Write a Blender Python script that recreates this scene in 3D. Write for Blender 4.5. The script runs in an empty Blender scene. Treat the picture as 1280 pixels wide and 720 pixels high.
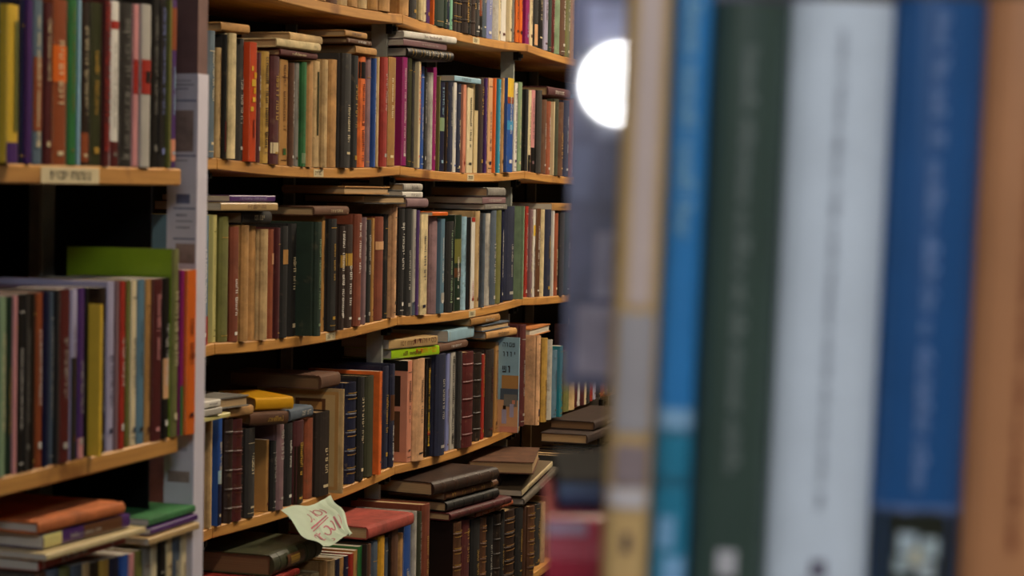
import bpy, bmesh, math, random
from mathutils import Vector, Matrix
sc = bpy.context.scene
COL = sc.collection
RNG = random.Random(7)

# ------------------------------------------------------------------ camera
F_PX = 2650.0
EYE = Vector((0.0, 0.0, 1.4))
PITCH = math.radians(2.75)
ROLL = math.radians(1.1)
_F = Vector((0, math.cos(PITCH), -math.sin(PITCH)))
_R0 = Vector((1, 0, 0)); _U0 = Vector((0, math.sin(PITCH), math.cos(PITCH)))
_R = _R0*math.cos(ROLL) + _U0*math.sin(ROLL)
_U = _U0*math.cos(ROLL) - _R0*math.sin(ROLL)
cam_data = bpy.data.cameras.new('camera'); cam = bpy.data.objects.new('camera', cam_data); COL.objects.link(cam)
cam_data.sensor_width = 36.0; cam_data.lens = F_PX/1280*36.0
m = Matrix((( _R.x, _U.x, -_F.x, EYE.x), (_R.y, _U.y, -_F.y, EYE.y), (_R.z, _U.z, -_F.z, EYE.z), (0,0,0,1)))
cam.matrix_world = m
cam_data.clip_start = 0.05; cam_data.clip_end = 60
cam_data.dof.use_dof = True; cam_data.dof.focus_distance = 5.0; cam_data.dof.aperture_fstop = 8.3
sc.camera = cam
# ------------------------------------------------------------------ look
sc.view_settings.view_transform = 'Standard'; sc.view_settings.look = 'None'
sc.view_settings.gamma = 1.0; sc.view_settings.use_curve_mapping = False
sc.view_settings.exposure = 0.0
world = bpy.data.worlds.new('world'); sc.world = world; world.use_nodes = True
world.node_tree.nodes['Background'].inputs[0].default_value = (0.9, 0.8, 0.7, 1)
world.node_tree.nodes['Background'].inputs[1].default_value = 0.006
W_AISLE = 78.0      # strength of the warm ceiling lamps over the aisle
W_PANEL = 40.0        # strength of the cool panel added behind the camera for the foreground
W_BULB = 60.0

# ------------------------------------------------------------------ frame of the shelves
PHI = math.radians(17.55)
DIR = Vector((math.sin(PHI), math.cos(PHI), 0))     # along the shelves, away from the camera
NRM = Vector((math.cos(PHI), -math.sin(PHI), 0))    # out of the shelves, into the aisle
def ray(px, py): return _F + _R*((px-640)/F_PX) + _U*((360-py)/F_PX)
def proj(p):
    v = p-EYE; z = v.dot(_F)
    return 640+F_PX*v.dot(_R)/z, 360-F_PX*v.dot(_U)/z
class Plane:
    def __init__(s, px, py, dist):
        r = ray(px, py); s.p = EYE + r*(dist/r.y); s.z0 = s.p.z; s.p.z = 0
    def at(s, u, out=0.0, z=0.0): return s.p + DIR*u + NRM*out + Vector((0,0,z))
    def u_of(s, px, z, out=0.0):
        r1 = ray(px, 0); r2 = ray(px, 720)          # vertical line in the picture is a plane through the eye
        n = r1.cross(r2); a = s.at(0, out, z)-EYE
        return -a.dot(n)/DIR.dot(n)
    def z_of(s, py, u, out=0.0):
        n = ray(0, py).cross(ray(1280, py)); a = s.at(u, out, 0)-EYE
        return -a.dot(n)/n.z
MAIN = Plane(497, 395, 4.652)
LEFT = Plane(222, 545, 2.63)

# ------------------------------------------------------------------ helpers
def lin(c):
    return tuple((v/12.92 if v <= .04045 else ((v+.055)/1.055)**2.4) for v in c)
def hexc(h): return lin(tuple(int(h[i:i+2], 16)/255 for i in (0,2,4)))
PAL = dict(black='121010', charcoal='2b2826', grey='77736c', slate='4c5866', white='d9d4cb', cream='d8c7a0', ivory='cdb98c',
  beige='b99b6c', tan='b0834c', ochre='9a6c2c', brown='5c3a24', mauve='7d6064', maroon='4c191c', purple='4a2a66', magenta='8a1a62',
  pink='c98a8a', salmon='d08a70', red='9c2c22', vermilion='bd4420', orange='d5651f', rust='8a4424', yellow='d8b13a', gold='b08a3a',
  lime='9ac41e', olive='6a6a34', sage='7f9674', green='2c6a38', teal='1f7482', navy='151b38', blue='28509a', periwinkle='7f86b8',
  lavender='a9a3bd', mint='7fb79a', turquoise='2f8fb0', peach='cf9f74', umber='24170f', bottle='16301f', steel='57788c')
PAL.update({'dark green':'172c20', 'dark brown':'2e1b12', 'dark red':'521a1a', 'light blue':'8fb2c4', 'grey-blue':'5a6b78',
  'pale yellow':'c8bf7c', 'sky blue':'3a8fc0', 'red-brown':'7a3a22', 'dark olive':'34361f', 'pale grey':'a9a49b', 'golden yellow':'d39a1c',
  'pale green':'b8c8a0'})
MATS = {}
def nodes_of(name):
    mt = bpy.data.materials.new(name); mt.use_nodes = True
    nt = mt.node_tree; return mt, nt, nt.nodes['Principled BSDF']
def book_mat(col, finish='cloth'):
    key = (col, finish)
    if key in MATS: return MATS[key]
    c = hexc(PAL.get(col, col)); mt, nt, b = nodes_of('%s %s' % (col, finish))
    tc = nt.nodes.new('ShaderNodeTexCoord'); oi = nt.nodes.new('ShaderNodeObjectInfo')
    add = nt.nodes.new('ShaderNodeVectorMath'); add.operation = 'ADD'
    mul = nt.nodes.new('ShaderNodeMath'); mul.operation = 'MULTIPLY'; mul.inputs[1].default_value = 37.0
    nt.links.new(oi.outputs['Random'], mul.inputs[0]); nt.links.new(tc.outputs['Object'], add.inputs[0]); nt.links.new(mul.outputs[0], add.inputs[1])
    n1 = nt.nodes.new('ShaderNodeTexNoise'); n1.inputs['Scale'].default_value = 22; n1.inputs['Detail'].default_value = 7; n1.inputs['Roughness'].default_value = .65
    nt.links.new(add.outputs[0], n1.inputs['Vector'])
    r1 = nt.nodes.new('ShaderNodeValToRGB'); e = r1.color_ramp.elements
    k = {'cloth': .30, 'gloss': .10, 'leather': .5, 'worn': .45}[finish]
    e[0].position = .3; e[1].position = .7
    e[0].color = tuple(v*(1-k) for v in c)+(1,); e[1].color = tuple(min(1, v*(1+k*.7)+.006*k) for v in c)+(1,)
    nt.links.new(n1.outputs['Fac'], r1.inputs['Fac'])
    last = r1.outputs['Color']
    if finish in ('worn', 'leather', 'cloth'):
        n2 = nt.nodes.new('ShaderNodeTexNoise'); n2.inputs['Scale'].default_value = 70 if finish != 'cloth' else 45; n2.inputs['Detail'].default_value = 4
        nt.links.new(add.outputs[0], n2.inputs['Vector'])
        r2 = nt.nodes.new('ShaderNodeValToRGB'); r2.color_ramp.elements[0].position = .62; r2.color_ramp.elements[1].position = .74
        nt.links.new(n2.outputs['Fac'], r2.inputs['Fac'])
        mx = nt.nodes.new('ShaderNodeMixRGB'); nt.links.new(last, mx.inputs['Color1'])
        wear = (0.32,0.22,0.13) if finish != 'worn' else (.12,.075,.04)
        mx.inputs['Color2'].default_value = tuple(wear[i]*.55+c[i]*.45 for i in range(3))+(1,)
        fm = nt.nodes.new('ShaderNodeMath'); fm.operation = 'MULTIPLY'; fm.inputs[1].default_value = {'worn': .8, 'leather': .55, 'cloth': .25}[finish]
        nt.links.new(r2.outputs['Color'], fm.inputs[0]); nt.links.new(fm.outputs[0], mx.inputs['Fac']); last = mx.outputs['Color']
    nt.links.new(last, b.inputs['Base Color'])
    b.inputs['Roughness'].default_value = {'cloth': .75, 'gloss': .32, 'leather': .5, 'worn': .8}[finish]
    if finish != 'gloss':
        bp = nt.nodes.new('ShaderNodeBump'); bp.inputs['Strength'].default_value = .25; bp.inputs['Distance'].default_value = .002
        nt.links.new(n1.outputs['Fac'], bp.inputs['Height']); nt.links.new(bp.outputs[0], b.inputs['Normal'])
    MATS[key] = mt; return mt
def page_mat(axis, tone='aged'):
    key = ('pages', axis, tone)
    if key in MATS: return MATS[key]
    mt, nt, b = nodes_of('page edges %s %s' % (tone, axis))
    tc = nt.nodes.new('ShaderNodeTexCoord'); mp = nt.nodes.new('ShaderNodeMapping')
    s = [6, 6, 6]; s[axis] = 900; mp.inputs['Scale'].default_value = s
    n = nt.nodes.new('ShaderNodeTexNoise'); n.inputs['Scale'].default_value = 1.0; n.inputs['Detail'].default_value = 3
    r = nt.nodes.new('ShaderNodeValToRGB')
    c = {'aged': hexc('bf9f74'), 'white': hexc('cfc6b6'), 'brown': hexc('7d5c3c')}[tone]
    r.color_ramp.elements[0].position = .3; r.color_ramp.elements[1].position = .7
    r.color_ramp.elements[0].color = tuple(v*.6 for v in c)+(1,); r.color_ramp.elements[1].color = c+(1,)
    nt.links.new(tc.outputs['Object'], mp.inputs['Vector']); nt.links.new(mp.outputs[0], n.inputs['Vector'])
    nt.links.new(n.outputs['Fac'], r.inputs['Fac']); nt.links.new(r.outputs['Color'], b.inputs['Base Color'])
    b.inputs['Roughness'].default_value = .85
    MATS[key] = mt; return mt
def plain(name, h, rough=.5, metal=0.0, noise=.15, scale=30):
    key = ('plain', name)
    if key in MATS: return MATS[key]
    mt, nt, b = nodes_of(name); c = hexc(h)
    tc = nt.nodes.new('ShaderNodeTexCoord'); n = nt.nodes.new('ShaderNodeTexNoise'); n.inputs['Scale'].default_value = scale; n.inputs['Detail'].default_value = 5
    r = nt.nodes.new('ShaderNodeValToRGB'); r.color_ramp.elements[0].position = .3; r.color_ramp.elements[1].position = .7
    r.color_ramp.elements[0].color = tuple(v*(1-noise) for v in c)+(1,); r.color_ramp.elements[1].color = tuple(v*(1+noise) for v in c)+(1,)
    nt.links.new(tc.outputs['Object'], n.inputs['Vector']); nt.links.new(n.outputs['Fac'], r.inputs['Fac']); nt.links.new(r.outputs['Color'], b.inputs['Base Color'])
    b.inputs['Roughness'].default_value = rough; b.inputs['Metallic'].default_value = metal
    MATS[key] = mt; return mt
def wood_mat():
    if 'wood' in MATS: return MATS['wood']
    mt, nt, b = nodes_of('pine shelf wood')
    tc = nt.nodes.new('ShaderNodeTexCoord'); mp = nt.nodes.new('ShaderNodeMapping'); mp.inputs['Scale'].default_value = (3, 40, 60)
    n = nt.nodes.new('ShaderNodeTexNoise'); n.inputs['Scale'].default_value = 1.6; n.inputs['Detail'].default_value = 6
    r = nt.nodes.new('ShaderNodeValToRGB'); e = r.color_ramp.elements
    e[0].position = .25; e[0].color = hexc('a06c34')+(1,); e[1].position = .75; e[1].color = hexc('d29a50')+(1,)
    n2 = nt.nodes.new('ShaderNodeTexNoise'); n2.inputs['Scale'].default_value = 9; n2.inputs['Detail'].default_value = 5
    r2 = nt.nodes.new('ShaderNodeValToRGB'); r2.color_ramp.elements[0].position = .58; r2.color_ramp.elements[1].position = .75
    mx = nt.nodes.new('ShaderNodeMixRGB'); mx.inputs['Color2'].default_value = hexc('7a4a20')+(1,)
    L = nt.links.new
    L(tc.outputs['Object'], mp.inputs['Vector']); L(mp.outputs[0], n.inputs['Vector']); L(n.outputs['Fac'], r.inputs['Fac'])
    L(tc.outputs['Object'], n2.inputs['Vector']); L(n2.outputs['Fac'], r2.inputs['Fac'])
    L(r.outputs['Color'], mx.inputs['Color1']); L(r2.outputs['Color'], mx.inputs['Fac']); L(mx.outputs['Color'], b.inputs['Base Color'])
    b.inputs['Roughness'].default_value = .5
    MATS['wood'] = mt; return mt
def link_mesh(name, verts, faces, mt, parent=None, smooth=False, fix=True):
    me = bpy.data.meshes.new(name); me.from_pydata([tuple(v) for v in verts], [], faces); me.materials.append(mt)
    if fix:
        bm = bmesh.new(); bm.from_mesh(me); bmesh.ops.recalc_face_normals(bm, faces=bm.faces); bm.to_mesh(me); bm.free()
    o = bpy.data.objects.new(name, me); COL.objects.link(o)
    if parent: o.parent = parent
    return o
def box_vf(x0,x1,y0,y1,z0,z1, V, Fc):
    b = len(V)
    V += [(x0,y0,z0),(x1,y0,z0),(x1,y1,z0),(x0,y1,z0),(x0,y0,z1),(x1,y0,z1),(x1,y1,z1),(x0,y1,z1)]
    Fc += [tuple(b+i for i in f) for f in ((0,3,2,1),(4,5,6,7),(0,1,5,4),(1,2,6,5),(2,3,7,6),(3,0,4,7))]
def empty(name, label, cat, group=None):
    o = bpy.data.objects.new(name, None); COL.objects.link(o); o.empty_display_size = .05
    o['label'] = label; o['category'] = cat
    if group: o['group'] = group
    return o
def tag(o, label=None, cat=None, group=None, kind=None):
    for k, v in (('label', label), ('category', cat), ('group', group), ('kind', kind)):
        if v: o[k] = v
    return o
# strokes that read as small printed square letters
GL = [((0,1,.82,1),(.78,1,0,1),(0,.2,0,.6)), ((0,1,.82,1),(.78,1,0,1),(0,1,0,.18)), ((.35,.65,.4,1),), ((0,1,.82,1),(.78,1,0,1),(0,.22,0,1)),
      ((0,1,.82,1),(.75,.97,0,1)), ((.4,.7,0,1),(.1,.7,.82,1)), ((0,.22,0,1),(.78,1,.3,1),(0,1,0,.18)), ((0,.24,.4,1),(.38,.6,.4,1),(.78,1,.2,1),(0,1,0,.2)),
      ((0,1,.82,1),(0,.22,0,1),(0,1,0,.18),(.78,1,0,.7))]
def letters(length, height, rng, fill=.8):
    out = []; a = 0; w = height*.6; word = rng.randint(2, 6)
    while a+w <= length:
        if word == 0: a += w*.7; word = rng.randint(2, 6); continue
        for (x0,x1,y0,y1) in rng.choice(GL): out.append((a+x0*w, a+x1*w, y0*height, y1*height))
        a += w*1.3; word -= 1
    return out
def latin(length, height, rng):
    out = []; a = 0; word = rng.randint(4, 9)
    while a+height*.6 <= length:
        if word <= 0: a += height*.6; word = rng.randint(2, 10); continue
        w = height*rng.choice((.3,.5,.55,.6)); hh = height*(1 if rng.random() < .22 else .68)
        out.append((a, a+w*.3, 0, hh)); out.append((a, a+w, hh*.78, hh)) if rng.random() < .6 else None
        if w > height*.4: out.append((a+w*.7, a+w, 0, hh*.95))
        if rng.random() < .4: out.append((a, a+w, 0, hh*.2))
        a += w+height*.14; word -= 1
    return out

def build_book(root, t, d, h, col, kind='h', lie=False, title=None, tz=(.25,.8), tsize=.36, bands=(), marks=(), art=(), gild=None, tone=None, mat=None, text='heb', finish=None, right_art=(), fgd=False, cover_text=()):
    """t thickness, d depth (spine to fore edge), h height; local: spine faces -Y"""
    rng = random.Random(int(t*1e5)+int(h*1e4))
    dark = sum(hexc(PAL.get(col, col))) < .5
    extra = []
    if not title and not marks and kind in ('h', 'p') and rng.random() < .85 and t > .010:
        title = rng.choice(('cream','pale grey','gold','white') if dark else ('charcoal','maroon','navy','brown')); a_ = rng.uniform(.2,.5); tz = (a_, a_+rng.uniform(.3,.5)); tsize = rng.uniform(.25,.45)
    if title and kind in ('h','p') and t > .012 and not lie:
        q = rng.uniform(.05,.12); extra.append((q, q+rng.uniform(.015,.04), .3, .7, title))
    if not bands and kind in ('h','p') and rng.random() < .3:
        q = rng.uniform(.8,.93); extra.append((q, q+.006, .08, .92, title or 'gold')); extra.append((.045, .051, .08, .92, title or 'gold'))
    if not text == 'latin': marks = tuple(marks)+tuple(extra)
    text = 'latin' if (text == 'latin' or rng.random() < .5) else 'heb'
    mp = (lambda v: (v[2], v[1], v[0])) if lie else (lambda v: v)
    if finish is None: finish = {'h': 'cloth', 'p': 'gloss', 'l': 'leather', 'w': 'worn'}[kind]
    cm = mat or book_mat(col, finish)
    hard = kind in ('h', 'l', 'w')
    c = min(.0026, t*.18) if hard else min(.0008, t*.1)
    bulge = {'h': .13, 'l': .22, 'w': .12, 'p': .03}[kind]*t
    bulge = min(bulge, .008)
    r = min(.0012, t*.12) if not hard else min(.003, t*.15)
    out = [(0, d), (0, .011 if hard else r*2)]
    if hard: out += [(.0012*min(1, t/.02), .0075), (0, .0035)]
    n = 8
    for i in range(n+1):
        a = i/n; s = math.sin(a*math.pi)
        out.append((r*.3+(t-r*.6)*a, r*.6*(1-min(1, s*3)) - bulge*s**.8))
    if hard: out += [(t, .0035), (t-.0012*min(1, t/.02), .0075)]
    out += [(t, .011 if hard else r*2), (t, d)]
    inn = [(t-c, d), (t-c, max(.0, c*.6)), (c, max(.0, c*.6)), (c, d)]
    # cross-section as a strip of quads: outer point -> matching inner point
    N = len(out); innm = []
    for (x, y) in out: innm.append((min(max(x, c), t-c), max(y, c*.6)))
    V = []; Fc = []
    zs = [0, h]
    if kind == 'l':
        k = 5; zs = [0]
        for i in range(k):
            zc = h*(.13+.185*i); zs += [zc-.003, zc-.0012, zc+.0012, zc+.003]
        zs += [h]
    for zi, z in enumerate(zs):
        rib = kind == 'l' and 0 < zi < len(zs)-1 and ((zi-1) % 4) in (1, 2)
        for (x, y) in out:
            yy = y-.0016 if (rib and y < r*.7 and 0 < x < t) else y
            V.append(mp((x, yy, z)))
    nz = len(zs); base_in = len(V)
    for z in (0, h):
        for (x, y) in innm: V.append(mp((x, y, z)))
    for k in range(nz-1):
        for i in range(N-1): Fc.append((k*N+i, k*N+i+1, (k+1)*N+i+1, (k+1)*N+i))
    top = (nz-1)*N
    for i in range(N-1):
        Fc.append((i, i+1, base_in+i+1, base_in+i)); Fc.append((top+i, top+i+1, base_in+N+i+1, base_in+N+i))
        Fc.append((base_in+i, base_in+i+1, base_in+N+i+1, base_in+N+i))
    for e in (0, N-1):
        Fc.append((e, base_in+e) + tuple([base_in+N+e] + [k*N+e for k in range(nz-1, 0, -1)]))
    o = link_mesh('cover', V, Fc, cm, root)
    ins = .003 if hard else .0003
    V = []; Fc = []; box_vf(c, t-c, max(c*.6, .0005), d-ins, ins, h-ins, V, Fc); V = [mp(v) for v in V]
    link_mesh('page_block', V, Fc, page_mat(2 if lie else 0, tone or ('aged' if hard else 'white')), root)
    ys = -bulge-.0007
    def strip(z0, z1, x0=0.06, x1=.94, off=.0006):
        Vv = []; Ff = []; m_ = 6
        for z in (z0, z1):
            for i in range(m_+1):
                a = x0+(x1-x0)*i/m_; s = math.sin(a*math.pi)
                Vv.append((r*.3+(t-r*.6)*a, r*.6*(1-min(1, s*3))-bulge*s**.8-off - (.0016 if kind == 'l' and off > .0007 else 0), z))
        for i in range(m_): Ff.append((i, i+1, m_+2+i, m_+1+i))
        return Vv, Ff
    for (z0, z1, bc) in bands:
        Vv, Ff = strip(h*z0, h*z1, .0, 1., .0005); link_mesh('spine_band', [mp(v) for v in Vv], Ff, book_mat(bc, 'gloss'), root, fix=False)
    for (z0, z1, x0, x1, bc) in marks:
        Vv, Ff = strip(h*z0, h*z1, x0, x1, .0011); link_mesh('spine_label', [mp(v) for v in Vv], Ff, book_mat(bc, 'gloss'), root, fix=False)
    if gild:
        Vv = []; Ff = []
        for i in range(5):
            for dz in (-.006, .006):
                zc = h*(.13+.185*i)+dz; a, b_ = strip(zc-.0007, zc+.0007, .04, .96, .0008); k = len(Vv); Vv += a; Ff += [tuple(k+q for q in f) for f in b_]
        link_mesh('spine_gilding', [mp(v) for v in Vv], Ff, book_mat(gild, 'gloss'), root, fix=False)
    if title:
        th = min(t*tsize, .012) if text != 'latin' or not finish == 'gloss' or h < .2 or t < .03 else t*tsize
        if not fgd: th = min(th, .0125)
        L = h*(tz[1]-tz[0]); g = (letters if text == 'heb' else latin)(L, th, rng); Vv = []; Ff = []
        x0 = t/2-th/2
        for (a0, a1, b0, b1) in g:
            k = len(Vv)
            # titles run down the spine
            za, zb = h*tz[1]-a0, h*tz[1]-a1
            xa, xb = x0+b0, x0+b1
            fy = lambda x: -bulge*math.sin(max(0.05, min(.95, x/t))*math.pi)**.8-.0012-(.0016 if kind == 'l' else 0)
            Vv += [(xa, fy(xa), za), (xb, fy(xb), za), (xb, fy(xb), zb), (xa, fy(xa), zb)]; Ff.append((k, k+1, k+2, k+3))
        if Ff: link_mesh('spine_title', [mp(v) for v in Vv], Ff, book_mat(title, 'gloss'), root, fix=False)
    for (lst, xx) in ((art, -.0006), (right_art, t+.0006)):
        for j, (y0, y1, z0, z1, bc) in enumerate(lst):
            e = xx + (-.0002 if xx < 0 else .0002)*j
            Vv = [(e, d*y0, h*z0), (e, d*y1, h*z0), (e, d*y1, h*z1), (e, d*y0, h*z1)]
            link_mesh('cover_picture', [mp(v) for v in Vv], [(0,1,2,3)], book_mat(bc, 'gloss'), root, fix=False)
    for (y0, y1, z0, z1, bc) in cover_text:          # a line of lettering on the cover
        Vv = []; Ff = []
        for (a0, a1, b0, b1) in letters(d*(y1-y0), h*(z1-z0), rng):
            k = len(Vv); ya, yb, za, zb = d*y1-a0, d*y1-a1, h*z0+b0, h*z0+b1
            Vv += [(-.0025, ya, za), (-.0025, yb, za), (-.0025, yb, zb), (-.0025, ya, zb)]; Ff.append((k, k+1, k+2, k+3))
        if Ff: link_mesh('cover_title', [mp(v) for v in Vv], Ff, book_mat(bc, 'gloss'), root, fix=False)
    return root

BOOKS = []     # (root, words, row, u)
STAND = []     # tops of standing books, for resting the lying ones
LAIN = []
BAYS = []      # filled below: u of the bay boundaries
KIND = {'h': 'hardback', 'p': 'paperback', 'l': 'leather-bound book', 'w': 'worn book'}
class Row:
    def __init__(s, plane, name, zf, edges=(), d=(.13, .17), base_out=0.0, bay=True, group=None):
        s.pl = plane; s.name = name; s.zf = zf; s.edges = edges; s.d = d; s.bo = base_out; s.bay = bay; s.items = []; s.group = group or 'books standing on the '+name
    def bay_name(s, u):
        if not s.bay: return ''
        k = sum(1 for e in BAYS if u > e)
        return ' in the '+['first', 'near', 'middle', 'far', 'last'][min(4, k)]+' bay'
    def add(s, x0, x1, ytop, col, kind='h', out=None, **kw):
        note = kw.pop('note', None); depth = kw.pop('depth', None); hh = kw.pop('hh', None)
        if out is None: out = RNG.uniform(-.009, .004) if s.bay else RNG.uniform(-.003, .002)
        out += s.bo
        z = s.zf(0)
        for _ in range(3):
                        u0 = s.pl.u_of(x0, z+.1, out); u1 = s.pl.u_of(x1, z+.1, out); z = max(s.zf(u0), s.zf(u1))+.0002
        h = hh or s.pl.z_of(ytop, (u0+u1)/2, out)-z
        h = min(max(h, .08), .30)
        for e in s.edges:
            if u0 < e+.0075 and u1 > e-.0075:
                if (u0+u1)/2 < e: u1 = e-.0075
                else: u0 = e+.0075
        if s.items and u0 < s.items[-1][1]: u0 = s.items[-1][1]+.0003
        t = max(.006, (u1-u0)*(RNG.uniform(.87,.97) if s.bay else RNG.uniform(.94,.99))-.0005); z2 = max(s.zf(u0), s.zf(u0+t))+.0002; h += z-z2; z = z2
        s.items.append((u0, u0+t, h, col))
        root = empty('book', '', 'book', s.group)
        dd = depth or RNG.uniform(*s.d)
        build_book(root, t, dd, h, col, kind, **kw)
        root.location = s.pl.at(u0, out, z+.0006)
        root.rotation_euler = (0, 0, math.pi/2-PHI)
        w = note or (('slim ' if t < .022 else 'thick ' if t > .06 else '')+col+' '+KIND[kind])
        STAND.append((s.pl, u0, u0+t, out, out-dd, z+.0006+h))
        BOOKS.append((root, w, s, u0, col)); s.items[-1] = (u0, u0+t, h, col)
        return root
def lay(pl, xn, yt, yb, xf, col, kind='h', out=0.0, yaw=0.0, depth=.15, label='', group=None, tilt=0, z=None, L=None, roll=0, flip=False, **kw):
    """a book lying flat; near end of its spine seen at xn, from yt down to yb; far end at xf"""
    u = pl.u_of(xn, 1.2, out)
    for _ in range(3):
        zz = pl.z_of(yb, u, out); u = pl.u_of(xn, zz+.01, out)
    t = max(.005, pl.z_of(yt, u, out)-zz)
    if z is not None: zz = z
    p = pl.at(u, out, zz); ang = PHI+math.radians(yaw)
    d2 = Vector((math.sin(ang), math.cos(ang), 0))
    n = ray(xf, 0).cross(ray(xf, 720)); Lc = -(p-EYE).dot(n)/d2.dot(n)
    Lc = L or min(max(Lc, .08), .42)
    # keep clear of the uprights: stay within one bay
    if pl is MAIN:
        for e in UB[1:5]:
            ua, ub_ = (p-pl.p).dot(DIR), (p-pl.p).dot(DIR)+Lc*math.cos(ang-PHI)
            back = depth*math.sin(ang-PHI); lo = min(ua, ua+back); hi = max(ub_, ub_+back)
            deep = out-depth*math.cos(ang-PHI) < -.033 and out > -.068
            if deep and lo < e+.007 and hi > e-.007:
                if (ua+ub_)/2 > e: p = p+DIR*(e+.0075-lo)
                else: Lc -= (hi-(e-.0075))/math.cos(ang-PHI)
    inw = Vector((-math.cos(ang), math.sin(ang), 0))
    if not tilt:
        need = None
        for i in range(13):
            for j in range(5):
                q = p+d2*Lc*i/12+inw*depth*j/4; uq = (q-pl.p).dot(DIR); oq = (q-pl.p).dot(NRM)
                for (pp, a, b, o1, o0, zt) in STAND:
                    if pp is pl and a-.001 <= uq <= b+.001 and o0-.002 <= oq <= o1+.002 and p.z-.06 < zt < p.z+.035: need = max(need or 0, zt)
                for (pp, p2, dd2, inw2, L2, dep2, zt) in LAIN:
                    if pp is pl:
                        v = q-p2; a = v.dot(dd2); b = v.dot(inw2)
                        if -.002 <= a <= L2+.002 and -.002 <= b <= dep2+.002 and p.z-.06 < zt < p.z+.035: need = max(need or 0, zt)
        if need is not None:
            need += .0018
            if abs(need-p.z) > .008: print('SETTLE %.3f %s' % (need-p.z, label))
            p = Vector((p.x, p.y, need))
        else: print('NO SUPPORT', label)
        LAIN.append((pl, p.copy(), d2, inw, Lc, depth, p.z+t))
    root = empty('book', label, 'book', group)
    build_book(root, t, depth, Lc, col, kind, lie=True, **kw)
    root.location = p; root.rotation_euler = (math.radians(roll), math.radians(-tilt), math.pi/2-ang)
    if flip:
        root.location = p + d2*Lc*math.cos(math.radians(tilt)) + inw*depth + Vector((0, 0, Lc*math.sin(math.radians(tilt))))
        root.rotation_euler = (0, math.radians(tilt), math.pi/2-ang+math.pi)
    return root

# ------------------------------------------------------------------ the room
def prism(pl, u0, u1, o0, o1, z0, z1, name, mt, **tags):
    V = []; Fc = []; box_vf(u0, u1, -o1, -o0, z0, z1, V, Fc)
    o = link_mesh(name, V, Fc, mt); o.location = pl.at(0, 0, 0); o.rotation_euler = (0, 0, math.pi/2-PHI); tag(o, **tags); return o
wallm = plain('dark painted wall', '2a2520', .9); whitem = plain('plaster wall', '6e6250', .9)
prism(MAIN, -8, 5.2, -.46, 3.6, -.1, 0, 'floor', plain('worn floor tiles', '2e2720', .7), kind='structure')
prism(MAIN, -8, 5.2, -.46, 3.6, 2.75, 2.85, 'ceiling', whitem, kind='structure')
prism(MAIN, -8, 5.2, -.46, -.36, 0, 2.75, 'wall_left', wallm, kind='structure')
prism(MAIN, -8, 5.2, 3.5, 3.6, 0, 2.75, 'wall_right', whitem, kind='structure')
prism(MAIN, 5.1, 5.2, -.36, 3.5, 0, 2.75, 'wall_back', whitem, kind='structure')
prism(MAIN, -8, -7.9, -.36, 3.5, 0, 2.75, 'wall_front', whitem, kind='structure')

# ------------------------------------------------------------------ shelving
PITCHZ = .33
Z2 = MAIN.z0; ZS = [Z2+2*PITCHZ, Z2+PITCHZ, Z2, Z2-PITCHZ, Z2-2*PITCHZ-.02]   # top .. lowest visible
UB = [MAIN.u_of(x, Z2, 0) for x in (273, 497, 655)]
W = (UB[2]-UB[0])/2; UB = [UB[1]-2*W, UB[1]-W, UB[1], UB[1]+W, UB[1]+2*W, UB[1]+3*W]
BAYS += UB[1:5]
print('BAY WIDTH', W, 'shelf z', ZS)
SAG = .011
def shelf_z(k, edges=UB, sag=SAG):
    def f(u):
        for a, b in zip(edges, edges[1:]):
            if a <= u <= b:
                tt = (u-a)/(b-a); return ZS[k]-sag*4*tt*(1-tt)
        return ZS[k]
    return f
steel = plain('grey painted steel', '8d908a', .5, .2); wood = wood_mat()
DEPTH = .28; TH = .021
def board(parent, ua, ub, ztop, o0, o1, sag, name='shelf_board'):
    n = 14; V = []; Fc = []
    for i in range(n+1):
        tt = i/n; u = ua+(ub-ua)*tt; z = ztop-sag*4*tt*(1-tt)
        V += [(u, -o1+.002, z), (u, -o1, z-.002), (u, -o1, z-TH+.002), (u, -o1+.002, z-TH), (u, -o0, z-TH), (u, -o0, z)]
        if i:
            a = (i-1)*6; b = i*6
            for j in range(6): Fc.append((a+j, a+(j+1) % 6, b+(j+1) % 6, b+j))
    Fc.append(tuple(range(6))); Fc.append(tuple(n*6+j for j in range(6)))
    return link_mesh(name, V, Fc, wood, parent)
unit = empty('shelving_unit', 'long wall of sagging pine shelves on grey steel uprights, packed with old books', 'bookcase')
unit.location = MAIN.at(0, 0, 0); unit.rotation_euler = (0, 0, math.pi/2-PHI)
ALLZ = ZS+[.08, ZS[0]+PITCHZ]
for zi, z in enumerate(ALLZ):
    for a, b in zip(UB, UB[1:]):
        board(unit, a+.0015, b-.0015, z, -DEPTH, .10 if zi in (4, 5) else (-.05 if zi == 3 and a > UB[3]-.1 else 0), SAG)
for u in UB[1:]:
    V = []; Fc = []
    box_vf(u-.0055, u+.0055, .035, .065, 0, 2.6, V, Fc)      # angle-iron upright
    box_vf(u-.0055, u-.0035, .065, .07, 0, 2.6, V, Fc)
    link_mesh('upright', V, Fc, steel, unit)
    V = []; Fc = []; box_vf(u-.0055, u+.0055, DEPTH-.03, DEPTH-.005, 0, 2.6, V, Fc); link_mesh('upright', V, Fc, steel, unit)
    for z in ALLZ[:4]:
        V = []; Fc = []
        box_vf(u-.012, u+.012, .02, .034, z-TH-.022, z-TH-.001, V, Fc); box_vf(u-.004, u+.004, .012, .02, z-TH-.016, z-TH-.006, V, Fc)
        link_mesh('bracket', V, Fc, plain('black steel', '141414', .4, .7), unit)
V = []; Fc = []
for a, b in zip(UB, UB[1:]): box_vf(a+.01, b-.01, DEPTH+.003, DEPTH+.008, .05, 2.5, V, Fc)
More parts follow.
